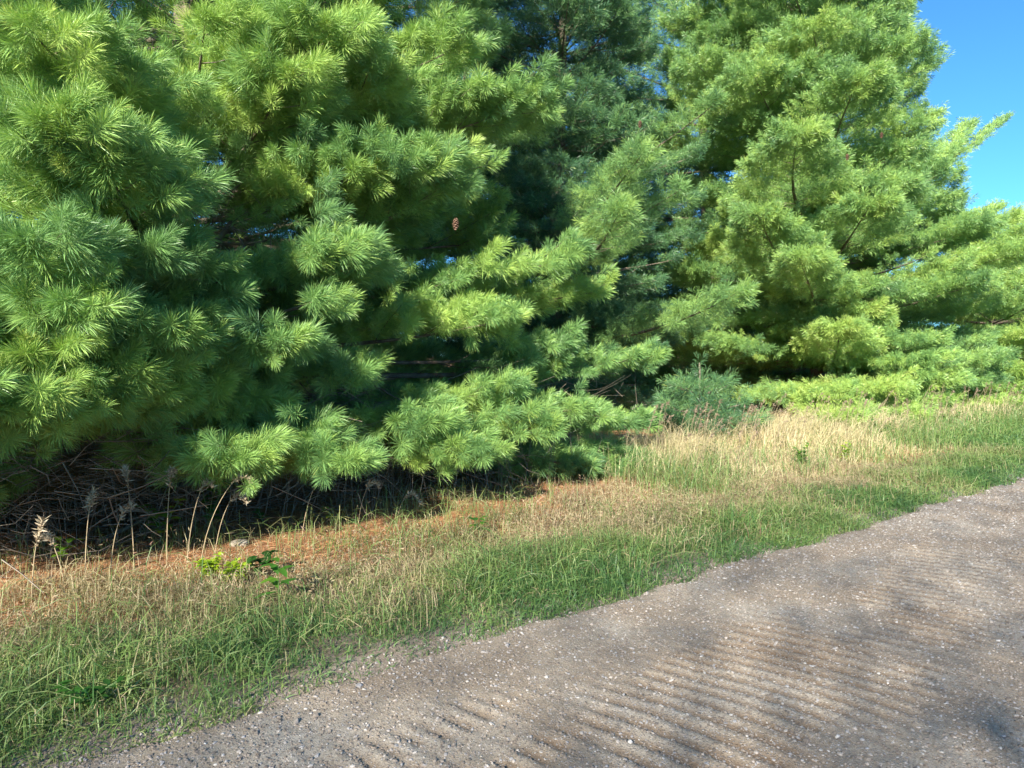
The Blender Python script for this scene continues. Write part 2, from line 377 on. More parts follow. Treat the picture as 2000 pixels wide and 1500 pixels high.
def pine(loc, H, R, seed, label, tint=.45, heroes=(), voids=(), per=60, nlen=.135, z0=.5, gap=(), whorl=.52, group='pines along the road', nper=6, low_cut=None, radf=None, dead=60, cones=(), maxskirt=1., trunk_r=.16, fatten=1., cloud=20, u0=.34):
    r = np.random.default_rng(seed)
    root = empty('pine_tree', (loc[0], loc[1], 0)); L0 = np.array([loc[0], loc[1], 0.])
    tag(root, label, 'pine tree', group)
    tb = Tubes(); zz = np.linspace(-.1, H, 14)
    lean = np.stack([.12 * np.sin(zz * .5 + seed), .10 * np.cos(zz * .4 + seed), zz], -1); lean[:, :2] -= lean[0, :2]
    rad = trunk_r * (1 - zz / H) ** .9 + .012; rad[0] *= 1.35
    tb.add(lean, rad, 12)
    def tr(z): return np.array([np.interp(z, zz, lean[:, 0]), np.interp(z, zz, lean[:, 1]), z])
    cr = Crown(); z = z0; V2 = [(np.array(c) - L0, np.array(rr)) for c, rr in voids]
    while z < H - .3:
        f = z / H; a0 = r.random() * 6.283
        for i in range(nper):
            a = a0 + i * 6.283 / nper + r.normal(0, .16)
            ln = R * (1 - f) ** .72 * r.uniform(.78, 1.12) * (maxskirt if z < 1.2 else 1)
            if radf: ln *= radf(a, z)
            if ln < .35: continue
            rise = -.02 + .55 * f + r.normal(0, .06)
            tip = tr(z) + np.array([math.cos(a) * ln, math.sin(a) * ln, ln * rise])
            if tip[2] < .35: tip[2] = .35 + .2 * r.random()
            if low_cut and low_cut(a, z, tip + L0): continue
            limb(cr, tb, tr(z), tip, (.42 + .17 * ln) * fatten, r, tint=np.clip(tint + r.normal(0, .07), 0, 1), voids=V2, twig_step=.24, cloud=cloud, u0=u0)
        z += whorl * r.uniform(.8, 1.15) * (1 if f < .6 else .8)
    for z in np.linspace(H - .6, H, 5):
        for i in range(5): a = r.random() * 6.283; cr.shoot(tr(z), norm(np.array([math.cos(a), math.sin(a), 1.2])), .2, tint)
    for hz, tip, sp, ti in heroes:
        limb(cr, tb, tr(hz), np.array(tip) - L0, sp, r, voids=V2, tint=ti, twig_step=.17, shoot_step=.10, u0=u0 + .04, cloud=max(18, cloud))
    for i in range(dead):            # bare dead twigs on the shaded inner stem
        z = r.uniform(.4, min(5, H * .5)); a = r.random() * 6.283; l = r.uniform(.5, 1.9)
        p = tr(z); d = np.array([math.cos(a), math.sin(a), r.normal(-.05, .18)])
        q = p + d * l; tb.add(bez(p, p + d * l * .5 + r.normal(0, .12, 3), q, np.linspace(0, 1, 5)), np.linspace(.009, .003, 5), 3)
        for k in range(4):
            u = r.uniform(.35, .95); b_ = p + d * l * u; e = b_ + norm(d + r.normal(0, .7, 3)) * r.uniform(.12, .45)
            tb.add([b_, (b_ + e) / 2 + r.normal(0, .03, 3), e], [.004, .003, .002], 3)
    tb.build('trunk', M_BARK, root)
    needles(cr, 'crown', root, r, nlen, per, base_loc=L0)
    for c in cones: cone_mesh('pine_cone', root, np.array(c) - L0)
    return root

def H_(hz, px, py, n, sp, ti=.45): return (hz, at(px, py, n), sp, ti)

# ---- front row of pines
T1 = (2.1, 8.2); T2 = (10.0, 10.9); T3 = (16.6, 9.0); T4 = (23.6, 7.6)
heroes1 = [
    H_(.9, 1075, 835, 5.0, .75, .50), H_(.9, 940, 890, 4.9, .7, .48), H_(.8, 690, 905, 4.7, .62, .5), H_(.8, 470, 900, 4.8, .62, .52),
    H_(1.0, 1255, 905, 5.7, .75, .30), H_(1.3, 1270, 700, 5.6, .62, .40), H_(1.2, 1160, 800, 5.4, .7, .42),
    H_(1.8, 1165, 570, 5.8, .62, .62), H_(1.6, 940, 600, 5.6, .5, .6),
    H_(2.2, 870, 360, 5.3, .8, .38), H_(2.0, 700, 520, 5.0, .85, .36), H_(1.8, 610, 590, 4.8, .75, .40), H_(1.3, 540, 670, 4.7, .6, .36), H_(1.4, 700, 730, 5.1, .5, .4),
    H_(3.2, 1010, 210, 5.5, .9, .48), H_(3.6, 900, 90, 5.5, .9, .55), H_(3.2, 760, 150, 5.2, .9, .58), H_(3.8, 640, 60, 5.0, .9, .55), H_(3.0, 560, 150, 5.1, .8, .6),
    H_(2.8, 700, 340, 5.3, .7, .6), H_(2.4, 90, 250, 4.3, .8, .55), H_(2.2, 210, 330, 4.4, .8, .45), H_(2.8, 200, 200, 4.9, .75, .6),
    H_(1.8, 60, 480, 4.3, .7, .34), H_(1.7, 220, 480, 4.5, .7, .34), H_(1.5, 400, 530, 4.8, .6, .40), H_(3.4, 60, 60, 4.6, .9, .58), H_(3.4, 400, 50, 5.2, .8, .62),
    H_(1.2, 60, 700, 4.6, .9, .66), H_(1.1, 200, 760, 4.8, .85, .66), H_(1.1, 20, 790, 4.5, .7, .6), H_(1.1, 370, 780, 5.1, .6, .62), H_(1.1, -120, 760, 4.5, .9, .6),
    H_(1.0, 1240, 925, 5.7, .5, .34), H_(1.0, 1200, 885, 5.8, .6, .36), H_(1.1, 1265, 820, 5.8, .55, .4), H_(1.0, 1140, 905, 5.6, .55, .4), H_(1.1, -350, 800, 5.0, .9, .6), H_(1.2, -150, 760, 5.4, .9, .6), H_(1.2, 50, 765, 5.6, .9, .6), H_(1.0, -450, 850, 4.6, .9, .6), H_(1.2, 200, 765, 5.8, .9, .5), H_(1.5, -300, 700, 5.0, .9, .6),
    H_(1.1, -260, 820, 4.4, .95, .6), H_(1.1, -60, 790, 4.6, .8, .6), H_(1.1, 110, 790, 4.75, .75, .62), H_(1.2, 250, 770, 4.9, .7, .62), H_(1.2, 370, 760, 5.1, .6, .58), H_(1.3, 300, 660, 4.6, .8, .5), H_(1.4, 130, 600, 4.4, .8, .45),
    H_(1.3, 500, 780, 5.2, .6, .5), H_(1.0, 600, 860, 5.0, .65, .45), H_(.9, 1000, 760, 5.4, .7, .45), H_(.9, 850, 830, 5.0, .65, .48), H_(2.4, 330, 640, 4.9, .7, .5),
]
heroes1 += [(1.0 + .4 * k, (-1.7 - .3 * (k % 2), 4.9 + .75 * j, .40 + .75 * k), .95, .45) for j in range(7) for k in range(3)]  # low boughs added out of view at left to keep sun off the floor
void1 = [(at(440, 415, 5.6), (.50, 2.4, .40)), (at(275, 100, 6.0), (.22, 2.4, .45)), (at(800, 700, 6.3), (1.0, 1.2, .28)), (at(500, 600, 5.6), (.28, 1.0, .20)), (at(965, 470, 6.0), (.40, 1.5, .30)), (at(600, 420, 5.8), (.2, .9, .12))]
pine(T1, 17.0, 4.0, 11, 'largest nearest white pine, its branches spreading over the verge at left', .45, heroes1, void1, per=165, nlen=.122, z0=1.0,
     low_cut=lambda a, z, tip: z < 1.6 and tip[1] < 6.5 and tip[2] < 1.12, dead=170, cones=[at(890, 425, 5.3), at(380, 330, 5.6)], trunk_r=.15, cloud=36, nper=8, fatten=1.15)
c = copy_tree(bpy.data.objects['pine_tree']); c.location = (-7.4, 8.6, -.28); c2 = copy_tree(c); c2.location = (-14.8, 8.3, -.3); c['label'] = c2['label'] = 'white pine added beyond the left edge to shade the floor'  # unseen copies, added and sunk a little so their skirts shade the floor
heroes2 = [
    H_(3.6, 1255, 300, 6.6, .55, .42), H_(3.0, 1210, 410, 6.5, .55, .45), H_(3.2, 1330, 370, 6.8, .45, .30), H_(1.6, 1435, 575, 6.3, .8, .40),
    H_(4.4, 1400, 200, 7.4, .6, .35),   H_(1.0, 1250, 700, 9.4, .9, .05), H_(1.6, 1180, 620, 9.4, .9, .05), H_(2.2, 1250, 520, 9.4, .9, .05), H_(.8, 1130, 760, 9.4, .9, .05),  # back boughs: shade put into the colour by a very low tint
]
pine(T2, 13.5, 3.5, 23, 'tall dark shaded white pine standing second, behind the nearest one', .04, heroes2, [(at(1240, 290, 9.5), (.7, 3.0, .3)), (at(1320, 500, 8.4), (1.3, 3.0, .32)), (at(1400, 740, 8.2), (1.8, 2.2, .5))], per=72, nlen=.14, z0=.6, dead=90, trunk_r=.16, cloud=52, nper=9, whorl=.44, u0=.2, radf=lambda a, z: .62 if (math.cos(a + 2.25) > .1 and z < 6.5) else 1.)  # low needle tint darkens the whole tree, painting in part of its shade
heroes3 = [H_(4.2, 1895, 240, 8.5, .7, .5), H_(4.3, 1965, 228, 8.2, .42, .45), H_(3.5, 1950, 405, 7.6, .6, .6), H_(1.0, 1640, 640, 6.6, .9, .7), H_(1.0, 1700, 600, 6.8, .9, .7), H_(.9, 1600, 770, 6.4, .8, .7),
           H_(.8, 1720, 760, 6.1, 1.1, .68), H_(.8, 1850, 780, 6.0, 1.1, .62), H_(4.6, 1860, 290, 8.0, .7, .5), H_(2.2, 1560, 500, 6.6, .9, .55), H_(.8, 1640, 815, 5.9, .9, .66), H_(.8, 1770, 818, 5.8, 1.0, .64), H_(.7, 1900, 818, 5.7, 1.0, .6), H_(.7, 1990, 790, 5.7, 1.0, .6), H_(2.4, 1480, 420, 7.0, 1.1, .5), H_(3.4, 1700, 400, 6.0, 1.2, .5), H_(4.2, 1560, 260, 6.2, 1.2, .52), H_(5.2, 1680, 150, 6.4, 1.2, .52)]
pine(T3, 18.5, 4.2, 37, 'full sunlit white pine rising against the blue sky at right', .45, heroes3, [(at(1650, 520, 7.4), (1.5, 2.2, .42)), (at(1480, 730, 7.5), (1.3, 2.2, .9))], per=98, nlen=.125, z0=.8, dead=50, whorl=.47, nper=7,
     cones=[at(1655, 300, 6.0), at(1722, 258, 6.3), at(1250, 235, 7.2)], trunk_r=.18, fatten=1.35, cloud=66, radf=lambda a, z: ((.66 if z > 4.8 else .85) if math.cos(a + .68) > .2 else (1.3 if math.cos(a + .68) < -.3 and z > 5 else 1.0)) if z > 3.2 else 1., u0=.18)
pine(T4, 5.3, 3.9, 41, 'low broad young pine beyond the tall sunlit one at far right', .60, (), [(at(1860, 655, 6.4), (1.6, 1.8, .34))], per=80, nlen=.145, z0=.4, dead=20, whorl=.5, nper=7, trunk_r=.1, fatten=1.35, cloud=80, u0=.2,
     radf=lambda a, z: 1.15 if z < 1.2 else 1.0)
t1 = bpy.data.objects['pine_tree']; r = np.random.default_rng(77); tb = Tubes(); o = np.array([*T1, 0.])
for i in range(130):
    c = at(r.uniform(345, 545), r.uniform(330, 500), r.uniform(6.0, 7.4)) if i < 100 else at(r.uniform(240, 320), r.uniform(20, 170), r.uniform(6.4, 7.4))
    d = norm(np.array([r.normal(.5, .6), r.normal(-.3, .4), r.normal(.25, .5)])); l = r.uniform(.12, .55); rd = r.choice([.003, .005, .009], p=[.5, .38, .12])
    tb.add(bez(c - o - d * l / 2, c - o + r.normal(0, .08 * l, 3), c - o + d * l / 2, np.linspace(0, 1, 5)), np.linspace(rd, rd * .4, 5), 4)
for a_, b_, rd in ((at(395, 500, 6.9), at(520, 345, 6.6), .030), (at(420, 470, 6.8), at(520, 470, 5.9), .016), (at(350, 420, 7.2), at(470, 360, 6.2), .014)):
    tb.add(bez(a_ - o, (a_ + b_) / 2 - o + [0, 0, -.06], b_ - o, np.linspace(0, 1, 8)), np.linspace(rd, rd * .6, 8), 7)
tb.build('dead_twigs', M_DEAD, t1)['kind'] = 'stuff'
c = copy_tree([o for o in bpy.data.objects if o.get('label', '').startswith('low broad young')][0]); c.location = (29.5, 8.2, 0); c.rotation_euler = (0, 0, 2.2); c['label'] = 'farthest pine of the front row, cut off by the right edge'
# a second row stands behind the first, and one small sapling grows in its shade
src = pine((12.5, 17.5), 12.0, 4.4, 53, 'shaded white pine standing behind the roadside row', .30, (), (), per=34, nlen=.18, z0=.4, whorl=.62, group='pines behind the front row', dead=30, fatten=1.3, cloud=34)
for x, y, rz, s in ((20.0, 15.0, 2.0, 1.35), (-1.5, 15.0, 1.1, 1.0), (5.2, 15.6, 2.3, 1.05), (20.5, 18.5, 4.0, .95), (29.5, 16.5, .4, .62), (-8.5, 13.0, 5.2, 1.0), (1.8, 18.5, 3.0, .9), (8.8, 19.5, 5.0, 1.0), (16.5, 17.0, 1.9, .9), (24.8, 16.0, 2.6, .6), (33, 22, 3.3, .7), (-4.8, 18.5, 4.4, .9)):
    c = copy_tree(src); c.location = (x, y, 0); c.rotation_euler = (0, 0, rz); c.scale = (s, s, s)
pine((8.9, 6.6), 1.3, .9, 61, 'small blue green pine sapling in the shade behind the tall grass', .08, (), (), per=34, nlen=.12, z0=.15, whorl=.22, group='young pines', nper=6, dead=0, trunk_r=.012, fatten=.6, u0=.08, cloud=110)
for i, (x, y) in enumerate(((-4.6, 5.6), (-6.4, 5.4))):  # two unseen bushes added to block sun leaking under the nearest pine
    if i == 0: shade_pine = pine((x, y), 2.9, 1.25, 63, 'bushy low pine added outside the left edge to shade the floor', .5, (), (), per=30, nlen=.14, z0=.12, whorl=.26, group='young pines', nper=7, dead=0, trunk_r=.03, fatten=.9, cloud=34)
    else: c = copy_tree(shade_pine); c.location = (x, y, 0)

# ------------------------------------------------------------------ broadleaf trees: across the road (they shade it) and far off at right
def leaf_tree(loc, H, R, zc, seed, label, n, size, group, tint=.3, cat='leafy tree', tr=.2):
    r = np.random.default_rng(seed); root = empty('leafy_tree', (loc[0], loc[1], 0)); tag(root, label, cat, group)
    tb = Tubes(); tb.add([(0, 0, -.1), (.05, .02, zc * .5), (0, .1, zc), (.1, 0, H * .74)], [tr * 1.2, tr, tr * .6, .012], 10)
    cl = []
    for i in range(55):
        d = norm(r.normal(size=3)); q = np.array([0, 0, zc]) + d * np.array([R, R, H - zc]) * r.uniform(.35, .8)
        cl.append(q); p = np.array([0, 0, r.uniform(zc * .5, zc)]); tb.add(bez(p, (p + q) / 2 + [0, 0, -.2], q, np.linspace(0, 1, 5)), np.linspace(.3 * tr, .06 * tr, 5), 4)
    tb.build('trunk', M_BARK, root)
    cl = np.array(cl); k = r.integers(0, len(cl), n); d = norm(r.normal(size=(n, 3)))
    P = cl[k] + d * (R * .45 * r.random(n) ** .45)[:, None]
    D = norm(r.normal(size=(n, 3)) + [0, 0, -.3])
    kites(P, D, size * r.uniform(.7, 1.3, n), size * .7 * r.uniform(.7, 1.2, n), r, np.clip(tint + r.normal(0, .15, n), 0, 1), M_LEAF, 'crown', root, mid=.45)
    return root
lt = leaf_tree((0, -40), 9.0, 3.0, 6.0, 71, 'leafy roadside tree on the near side of the road', 11000, .060, 'trees across the road', tr=.08)
LT = [(-36 + i * 4.6, -10.6 + .7 * math.sin(i * 2.3), {1: 1.27, 2: 1.27, 3: 1.48, 4: 1.58, 5: 1.46, 6: 1.50, 7: 1.50}.get(i, 1.40) + .06 * math.sin(i * 1.7 + 1), i * 1.3) for i in range(11)]
for i, (x, y, s, rz) in enumerate(LT):
    c = lt if i == 0 else copy_tree(lt); c.location = (x, y, 0); c.scale = (s, s, s); c.rotation_euler = (0, 0, rz)
for i in range(13):
    c = copy_tree(lt); c.location = (-16 + i * 5.3, 27 + 2.5 * math.sin(i * 2.1), -1.2); k = .72 + .12 * math.sin(i * 1.7); c.scale = (k * 1.35, k * 1.35, k); c.rotation_euler = (0, 0, i * 1.3)
    c['label'] = 'leafy tree of the far tree line behind the pines'; c['group'] = 'far tree line'
leaf_tree((50, 26.0), 9.2, 4.0, 5.0, 73, 'distant loose leafy tree at the right edge, pale against the sky', 6000, .30, 'far trees', .5)
leaf_tree((58, 18.0), 6.0, 4.5, 3.0, 74, 'rounded distant tree low behind the young pine', 5000, .34, 'far trees', .4)
leaf_tree((33, 8.2), 2.3, 2.2, 1.0, 75, 'bright green leafy shrub past the last pine', 6000, .14, 'far shrubs', .9, 'shrub', .05)

# ------------------------------------------------------------------ dead brush in the dark below the nearest pine
r = np.random.default_rng(91); tb = Tubes()
for i in range(3000):
    s = r.uniform(-4.5, 6.5); n = r.uniform(5.7, 8.2); z = r.uniform(.03, 1.2) ; a = r.normal(0, .55) + (0 if r.random() < .7 else 1.4)
    l = r.uniform(.15, .8); p = np.array([s, n, z]); d = norm(np.array([math.cos(a), math.sin(a) * .8, r.normal(0, .32)])); q = p + d * l; q[2] = max(q[2], .03)
    rd = r.choice([.002, .003, .005, .009], p=[.45, .35, .15, .05])
    tb.add(bez(p, (p + q) / 2 + r.normal(0, .08 * l, 3), q, np.linspace(0, 1, 4)), np.linspace(rd, rd * .5, 4), 3)
for i in range(2600):
    s = r.uniform(-5.5, 3.5); n = r.uniform(5.55, 7.2); z = .04 + 1.15 * r.random(); a = r.normal(0, .6); l = r.uniform(.15, .6); p = np.array([s, n, z]); q = p + norm(np.array([math.cos(a), math.sin(a) * .8, r.normal(-.1, .4)])) * l; q[2] = max(q[2], .03)
    rd = r.choice([.002, .0035, .006], p=[.5, .35, .15]); tb.add([p, (p + q) / 2 + r.normal(0, .06 * l, 3), q], [rd, rd * .8, rd * .4], 3)
for i in range(520):
    s = r.uniform(.2, 4.6); n = r.uniform(4.95, 5.75); z = .06 + .85 * r.random() ** .8; a = r.normal(0, .7); l = r.uniform(.12, .5); p = np.array([s, n, z]); q = p + norm(np.array([math.cos(a), math.sin(a) * .8, r.normal(-.15, .5)])) * l; q[2] = max(q[2], .03)
    if s > 1.2 and n < 5.35: continue
    rd = r.choice([.002, .0035, .006], p=[.55, .35, .10]); tb.add([p, (p + q) / 2 + r.normal(0, .08 * l, 3), q], [rd, rd * .8, rd * .4], 3)
for i in range(420):
    s = r.uniform(-2.0, 6.0); n = r.uniform(5.6, 7.2); h = r.uniform(.25, .85); p = np.array([s, n, 0.]); q = p + [r.normal(0, .12), r.normal(0, .1), h]
    tb.add(bez(p, (p + q) / 2 + [r.normal(0, .04), 0, 0], q, np.linspace(0, 1, 5)), np.linspace(.0035, .0015, 5), 3)
tag(tb.build('dead_brush', M_DEAD), 'tangle of dead grey brown twigs in the dark under the nearest pine', 'brush', kind='stuff')

# ------------------------------------------------------------------ fallen needles on the lit bank
r = np.random.default_rng(92); n = 60000
S = r.uniform(-4.2, 7.5, n); N = 4.3 + 3.0 * r.random(n) ** .9
a = r.random(n) * 3.1416 * 2; D = norm(np.stack([np.cos(a), np.sin(a), r.normal(.04, .10, n)], -1))
B = np.stack([S, N, ground_h(S, N) + .004 + .012 * r.random(n)], -1)
tag(kites(B, D, r.uniform(.05, .11, n), r.uniform(.0025, .0045, n), r, r.random(n), M_LITTER, 'needle_litter', side=norm(np.cross(D, np.array([0, 0, 1.]) + r.normal(0, .4, (n, 3))))),
    'orange brown carpet of fallen pine needles on the bank under the nearest pine', 'pine litter', kind='stuff')

# ------------------------------------------------------------------ grass
def blades(name, S, N, Hh, Wd, lean, tint, m, r, label, cat, curl=.5, dirbias=None):
    n = len(S); B = np.stack([S, N, ground_h(S, N) - .01], -1)
    a = r.random(n) * 6.283; h = np.stack([np.cos(a), np.sin(a), np.zeros(n)], -1)
    if dirbias is not None: h = norm(h + dirbias)
    th = np.abs(lean)[:, None]
    up = np.array([0, 0, 1.])
    d0 = norm(up + h * th * .6); d1 = norm(up * (1 - curl * .5) + h * th * 1.6); d2 = norm(up * (.75 - curl) + h * (th * 2.2 + .2))
    p1 = B + d0 * (Hh * .38)[:, None]; p2 = p1 + d1 * (Hh * .34)[:, None]; p3 = p2 + d2 * (Hh * .30)[:, None]
    sd = norm(np.cross(h, up) + .5 * r.normal(size=(n, 3))); w = Wd[:, None] * .5
    V = np.stack([B - sd * w * .8, B + sd * w * .8, p1 + sd * w, p1 - sd * w, p2 + sd * w * .75, p2 - sd * w * .75, p3 + sd * w * .08, p3 - sd * w * .08], 1)
    for q in range(8): V[:, q, 2] = np.maximum(V[:, q, 2], -.03 + B[:, 2])
    i0 = (np.arange(n) * 8)[:, None, None]
    F = (np.array([[0, 1, 2, 3], [3, 2, 4, 5], [5, 4, 6, 7]])[None] + i0).reshape(-1, 4)
    return tag(new_mesh(name, V.reshape(-1, 3), F, m, None, False, {'tint': np.repeat(tint, 3)}), label, cat, kind='stuff')

def scatter(r, n, s0, s1, n0, n1, dens, pw=1.):
    S = s0 + (s1 - s0) * r.random(n) ** pw; N = n0 + (n1 - n0) * r.random(n)
    k = r.random(n) < dens(S, N); return S[k], N[k]

r = np.random.default_rng(101)
def clump(S, N, k): return fbm(S * k, N * k + 31, 3)
# green turf by the road edge
S, N = scatter(r, 330000, -3.6, 12, 2.65, 4.9, lambda s, n: ss(-.12, .06, n - edge_n(s)) * (1 - .93 * ss(3.4, 4.3, n + .7 * (clump(s, n, .7) - .5))) * (.38 + .62 * ss(.32, .55, clump(s, n, 2.2))) * np.exp(-np.clip(s - 4, 0, 9) * .09))
far = 1 + .07 * np.clip(S - 3, 0, 12)
hh = (.04 + .13 * r.random(len(S)) ** 1.8) * (.55 + .75 * ss(.25, .75, clump(S, N, 1.9))) * (.6 + .5 * ss(0, .6, N - edge_n(S)))
tn = np.clip(.43 + .9 * (clump(S, N, 1.3) - .5) + .28 * ss(3.1, 4.1, N) + .22 * (1 - ss(-2, 1.5, S)) + r.normal(0, .20, len(S)), 0, 1)
blades('grass', S, N, hh * 1.25, .0042 * far * r.uniform(.7, 1.3, len(S)), np.abs(r.normal(.8, .6, len(S))), tn, M_GRASS, r, 'green grass along the edge of the gravel road', 'grass', .5)
S, N = scatter(r, 75000, 12, 42, 2.7, 5.6, lambda s, n: ss(-.03, .3, n - edge_n(s)) * (1 - .7 * ss(4.3, 5.2, n)))
blades('far_grass', S, N, .14 + .14 * r.random(len(S)), .010 + .0007 * (S - 12), np.abs(r.normal(.4, .3, len(S))), np.clip(.36 + r.normal(0, .16, len(S)), 0, 1), M_GRASS, r, 'green grass farther along the verge at right', 'grass')
S, N = scatter(r, 5200, -3.8, 11, 3.0, 5.4, lambda s, n: ss(.0, .2, n - edge_n(s)) * ss(.35, .6, clump(s + 12, n, 1.4))); n = len(S)
blades('long_grass', S, N, .18 + .22 * r.random(n), r.uniform(.003, .0055, n), np.abs(r.normal(.7, .4, n)), np.clip(.66 + r.normal(0, .2, n), 0, 1), M_GRASS, r, 'long pale arching blades over the verge turf', 'grass', .8)
# dry short grass on the bank
S, N = scatter(r, 230000, -3.9, 9, 3.1, 6.3, lambda s, n: (.18 + .82 * ss(3.3, 3.95, n + .6 * (clump(s, n, .8) - .5))) * ss(0, .3, n - edge_n(s)) * (1 - .90 * ss(4.75 - .45 * ss(.6, 1.8, s) * (1 - ss(3.6, 5, s)), 5.25 - .35 * ss(.6, 1.8, s) * (1 - ss(3.6, 5, s)), n + .5 * (clump(s + 7, n, 1.2) - .5) - .10 * np.clip(s - 3, 0, 9))) * (.3 + .7 * ss(.35, .6, clump(s + 50, n, 2.6))))
n = len(S)
blades('dry_grass', S, N, (.04 + .13 * r.random(n) ** 1.8) * (.5 + 1.1 * clump(S, N, 1.5)) * 1.15, r.uniform(.0022, .0042, n) * (1 + .05 * np.clip(S, 0, 9)), np.abs(r.normal(.55, .5, n)), np.clip(.45 + .9 * (clump(S, N, 1.3) - .5) + r.normal(0, .25, n), 0, 1), M_DRY, r,
       'short dry buff grass between the green turf and the pine litter', 'dry grass', .7)
# fine dry seed heads: little flecks floating on wiry stems over the short dry grass
n = 26000; S, N = scatter(r, n, -3.9, 7, 3.7, 5.2, lambda s, n: ss(.35, .6, clump(s + 50, n, 1.6)) * (1 - .9 * ss(4.3, 4.8, n)))
n = len(S); hz = ground_h(S, N) + .06 + .16 * r.random(n); D = norm(r.normal(size=(n, 3)) + [0, 0, .7])
tag(kites(np.stack([S, N, hz], -1), D, r.uniform(.015, .04, n), r.uniform(.003, .006, n), r, np.clip(.75 + r.normal(0, .2, n), 0, 1), M_DRY, 'seed_haze'), 'reddish buff seed heads of fine wiry grass on the bank', 'dry grass', kind='stuff')
# tall wheat coloured grass at right, leaning over
dens = lambda s, n: ss(4.1, 4.9, n + .7 * (clump(s, n, .6) - .5)) * ss(5.6, 7.6, s + .5 * (n - 5)) * (.25 + .75 * ss(.38, .6, clump(s + 9, n, 1.2))) * (1 - .65 * ss(11, 15, s))
S, N = scatter(r, 130000, 5.4, 30, 4.0, 7.0, dens, 1.35); n = len(S)
hh = (.16 + .36 * r.random(n) ** 1.5) * (.45 + .5 * ss(4.3, 5.6, N)) * (.55 + .9 * ss(.3, .7, clump(S + 2, N, .9))) * np.where(S > 14, .8, 1)
blades('tall_dry_grass', S, N, hh, (.0038 + .0005 * np.clip(S - 6, 0, 20)) * r.uniform(.7, 1.3, n), np.abs(r.normal(.28, .22, n)), np.clip(.46 + .4 * (clump(S, N, .9) - .5) + r.normal(0, .14, n) + .08, 0, .95), M_WHEAT, r,
       'tall wheat coloured grass leaning over at the foot of the shaded pines', 'dry grass', .45, np.array([.35, -.25, 0]))
S, N = scatter(r, 40000, 5.0, 30, 4.0, 7.0, lambda s, n: ss(4.0, 4.6, n) * ss(5.2, 6.5, s) * (.15 + .85 * np.maximum(ss(.45, .62, clump(s + 77, n, .8)), ss(11, 14, s))), 1.2); n = len(S)
blades('mixed_green_grass', S, N, .2 + .3 * r.random(n), (.005 + .0005 * np.clip(S - 6, 0, 20)), np.abs(r.normal(.35, .25, n)), np.clip(.5 + r.normal(0, .2, n), 0, 1), M_GRASS, r, 'green blades mixed into the tall dry grass at right', 'grass')

# sparse grey green stems poking up from the needle bank
S, N = scatter(r, 2600, -3.8, 7, 4.5, 6.0, lambda s, n: ss(.45, .65, clump(s + 3, n, 1.8))); n = len(S)
blades('bank_grass', S, N, .12 + .22 * r.random(n), np.full(n, .004), np.abs(r.normal(.3, .2, n)), np.clip(.62 + r.normal(0, .2, n), 0, 1), M_GRASS, r, 'thin grey green blades rising from the needle covered bank', 'grass')

# seeded grass stalks: a stem and a feathery drooping head
def seed_head(tips, r, length=.16, n=46, droop=.5):
    B = []; D = []; L = []
    for tip, d in tips:
        k = r.random(n); hd = norm(d + np.array([0, 0, 0.])); cur = tip + hd * (k * length)[:, None] + np.array([.0, 0, -1.]) * (droop * length * k ** 2)[:, None]
        o = norm(hd * .9 + r.normal(0, .45, (n, 3)) + np.array([0, 0, -.35])); B.append(cur); D.append(o); L.append(r.uniform(.018, .042, n))
    return np.concatenate(B), np.concatenate(D), np.concatenate(L)

def stalk(p, h, leanv, seed, label, droop=.5):
    r = np.random.default_rng(seed); root = empty('grass_stalk', tuple(p)); tag(root, label, 'grass stalk', 'seeded grass stalks at the edge of the dark brush')
    lv = np.array([leanv[0], leanv[1], 0.]); q = np.array([0, 0, h]) + lv * h; m1 = np.array([0, 0, h * .62]) + lv * h * .25
    tb = Tubes(); pts = bez(np.zeros(3), m1, q, np.linspace(0, 1, 8)); tb.add(pts, np.linspace(.0036, .0022, 8), 4)
    tb.build('stem', M_STALKW, root)
    d = norm(pts[-1] - pts[-2]); B, D, L = seed_head([(pts[-1] - d * .02, d)], r, .23, 90, droop)
    kites(B, D, L * 1.25, r.uniform(.007, .012, len(B)), r, np.clip(.7 + r.normal(0, .25, len(B)), 0, 1), M_STALK, 'seed_head', root, mid=.45)
    return root
m, t, b, out = mat('stalk_straw'); M_STALKW = m
b.inputs['Base Color'].default_value = (.40, .31, .19, 1); b.inputs['Roughness'].default_value = .7
st = [(60, 1095, 5.3, .50, (.10, .02), .3, 'short upright seed stalk nearest the left edge, in front of the dark brush'),
      (125, 1085, 5.45, .40, (-.25, 0), .8, 'small hooked seed stalk near the left edge beside the dark brush'),
      (165, 1075, 5.5, .66, (.08, 0), .4, 'slim straight seed stalk at left against the black undergrowth'),
      (215, 1070, 5.6, .52, (.20, 0), .6, 'seed stalk leaning right, left of the broadleaf seedling'),
      (262, 1068, 5.6, .80, (-.06, 0), .5, 'tall seed stalk left of the broadleaf seedling'),
      (325, 1060, 5.55, .78, (.05, .02), .5, 'tall seed stalk rising just behind the broadleaf seedling'),
      (365, 1060, 5.5, .72, (.20, 0), .8, 'pale arching seed stalk touching the low pine branch'),
      (392, 1058, 5.5, .80, (.42, 0), .9, 'widest arching seed stalk with a plume drooping to the right'),
      (420, 1060, 5.6, .56, (.30, 0), .9, 'shorter drooping seed stalk below the wide arching plume'),
      (590, 1045, 5.7, .62, (.28, 0), .5, 'thin seed stalk leaning right below the low branch'),
      (700, 1035, 5.8, .46, (.25, 0), .9, 'bent bare looking stalk under the middle of the low branch'),
      (775, 1030, 5.7, .30, (.35, 0), 1., 'tiny nodding seed stalk on the orange needle bank')]
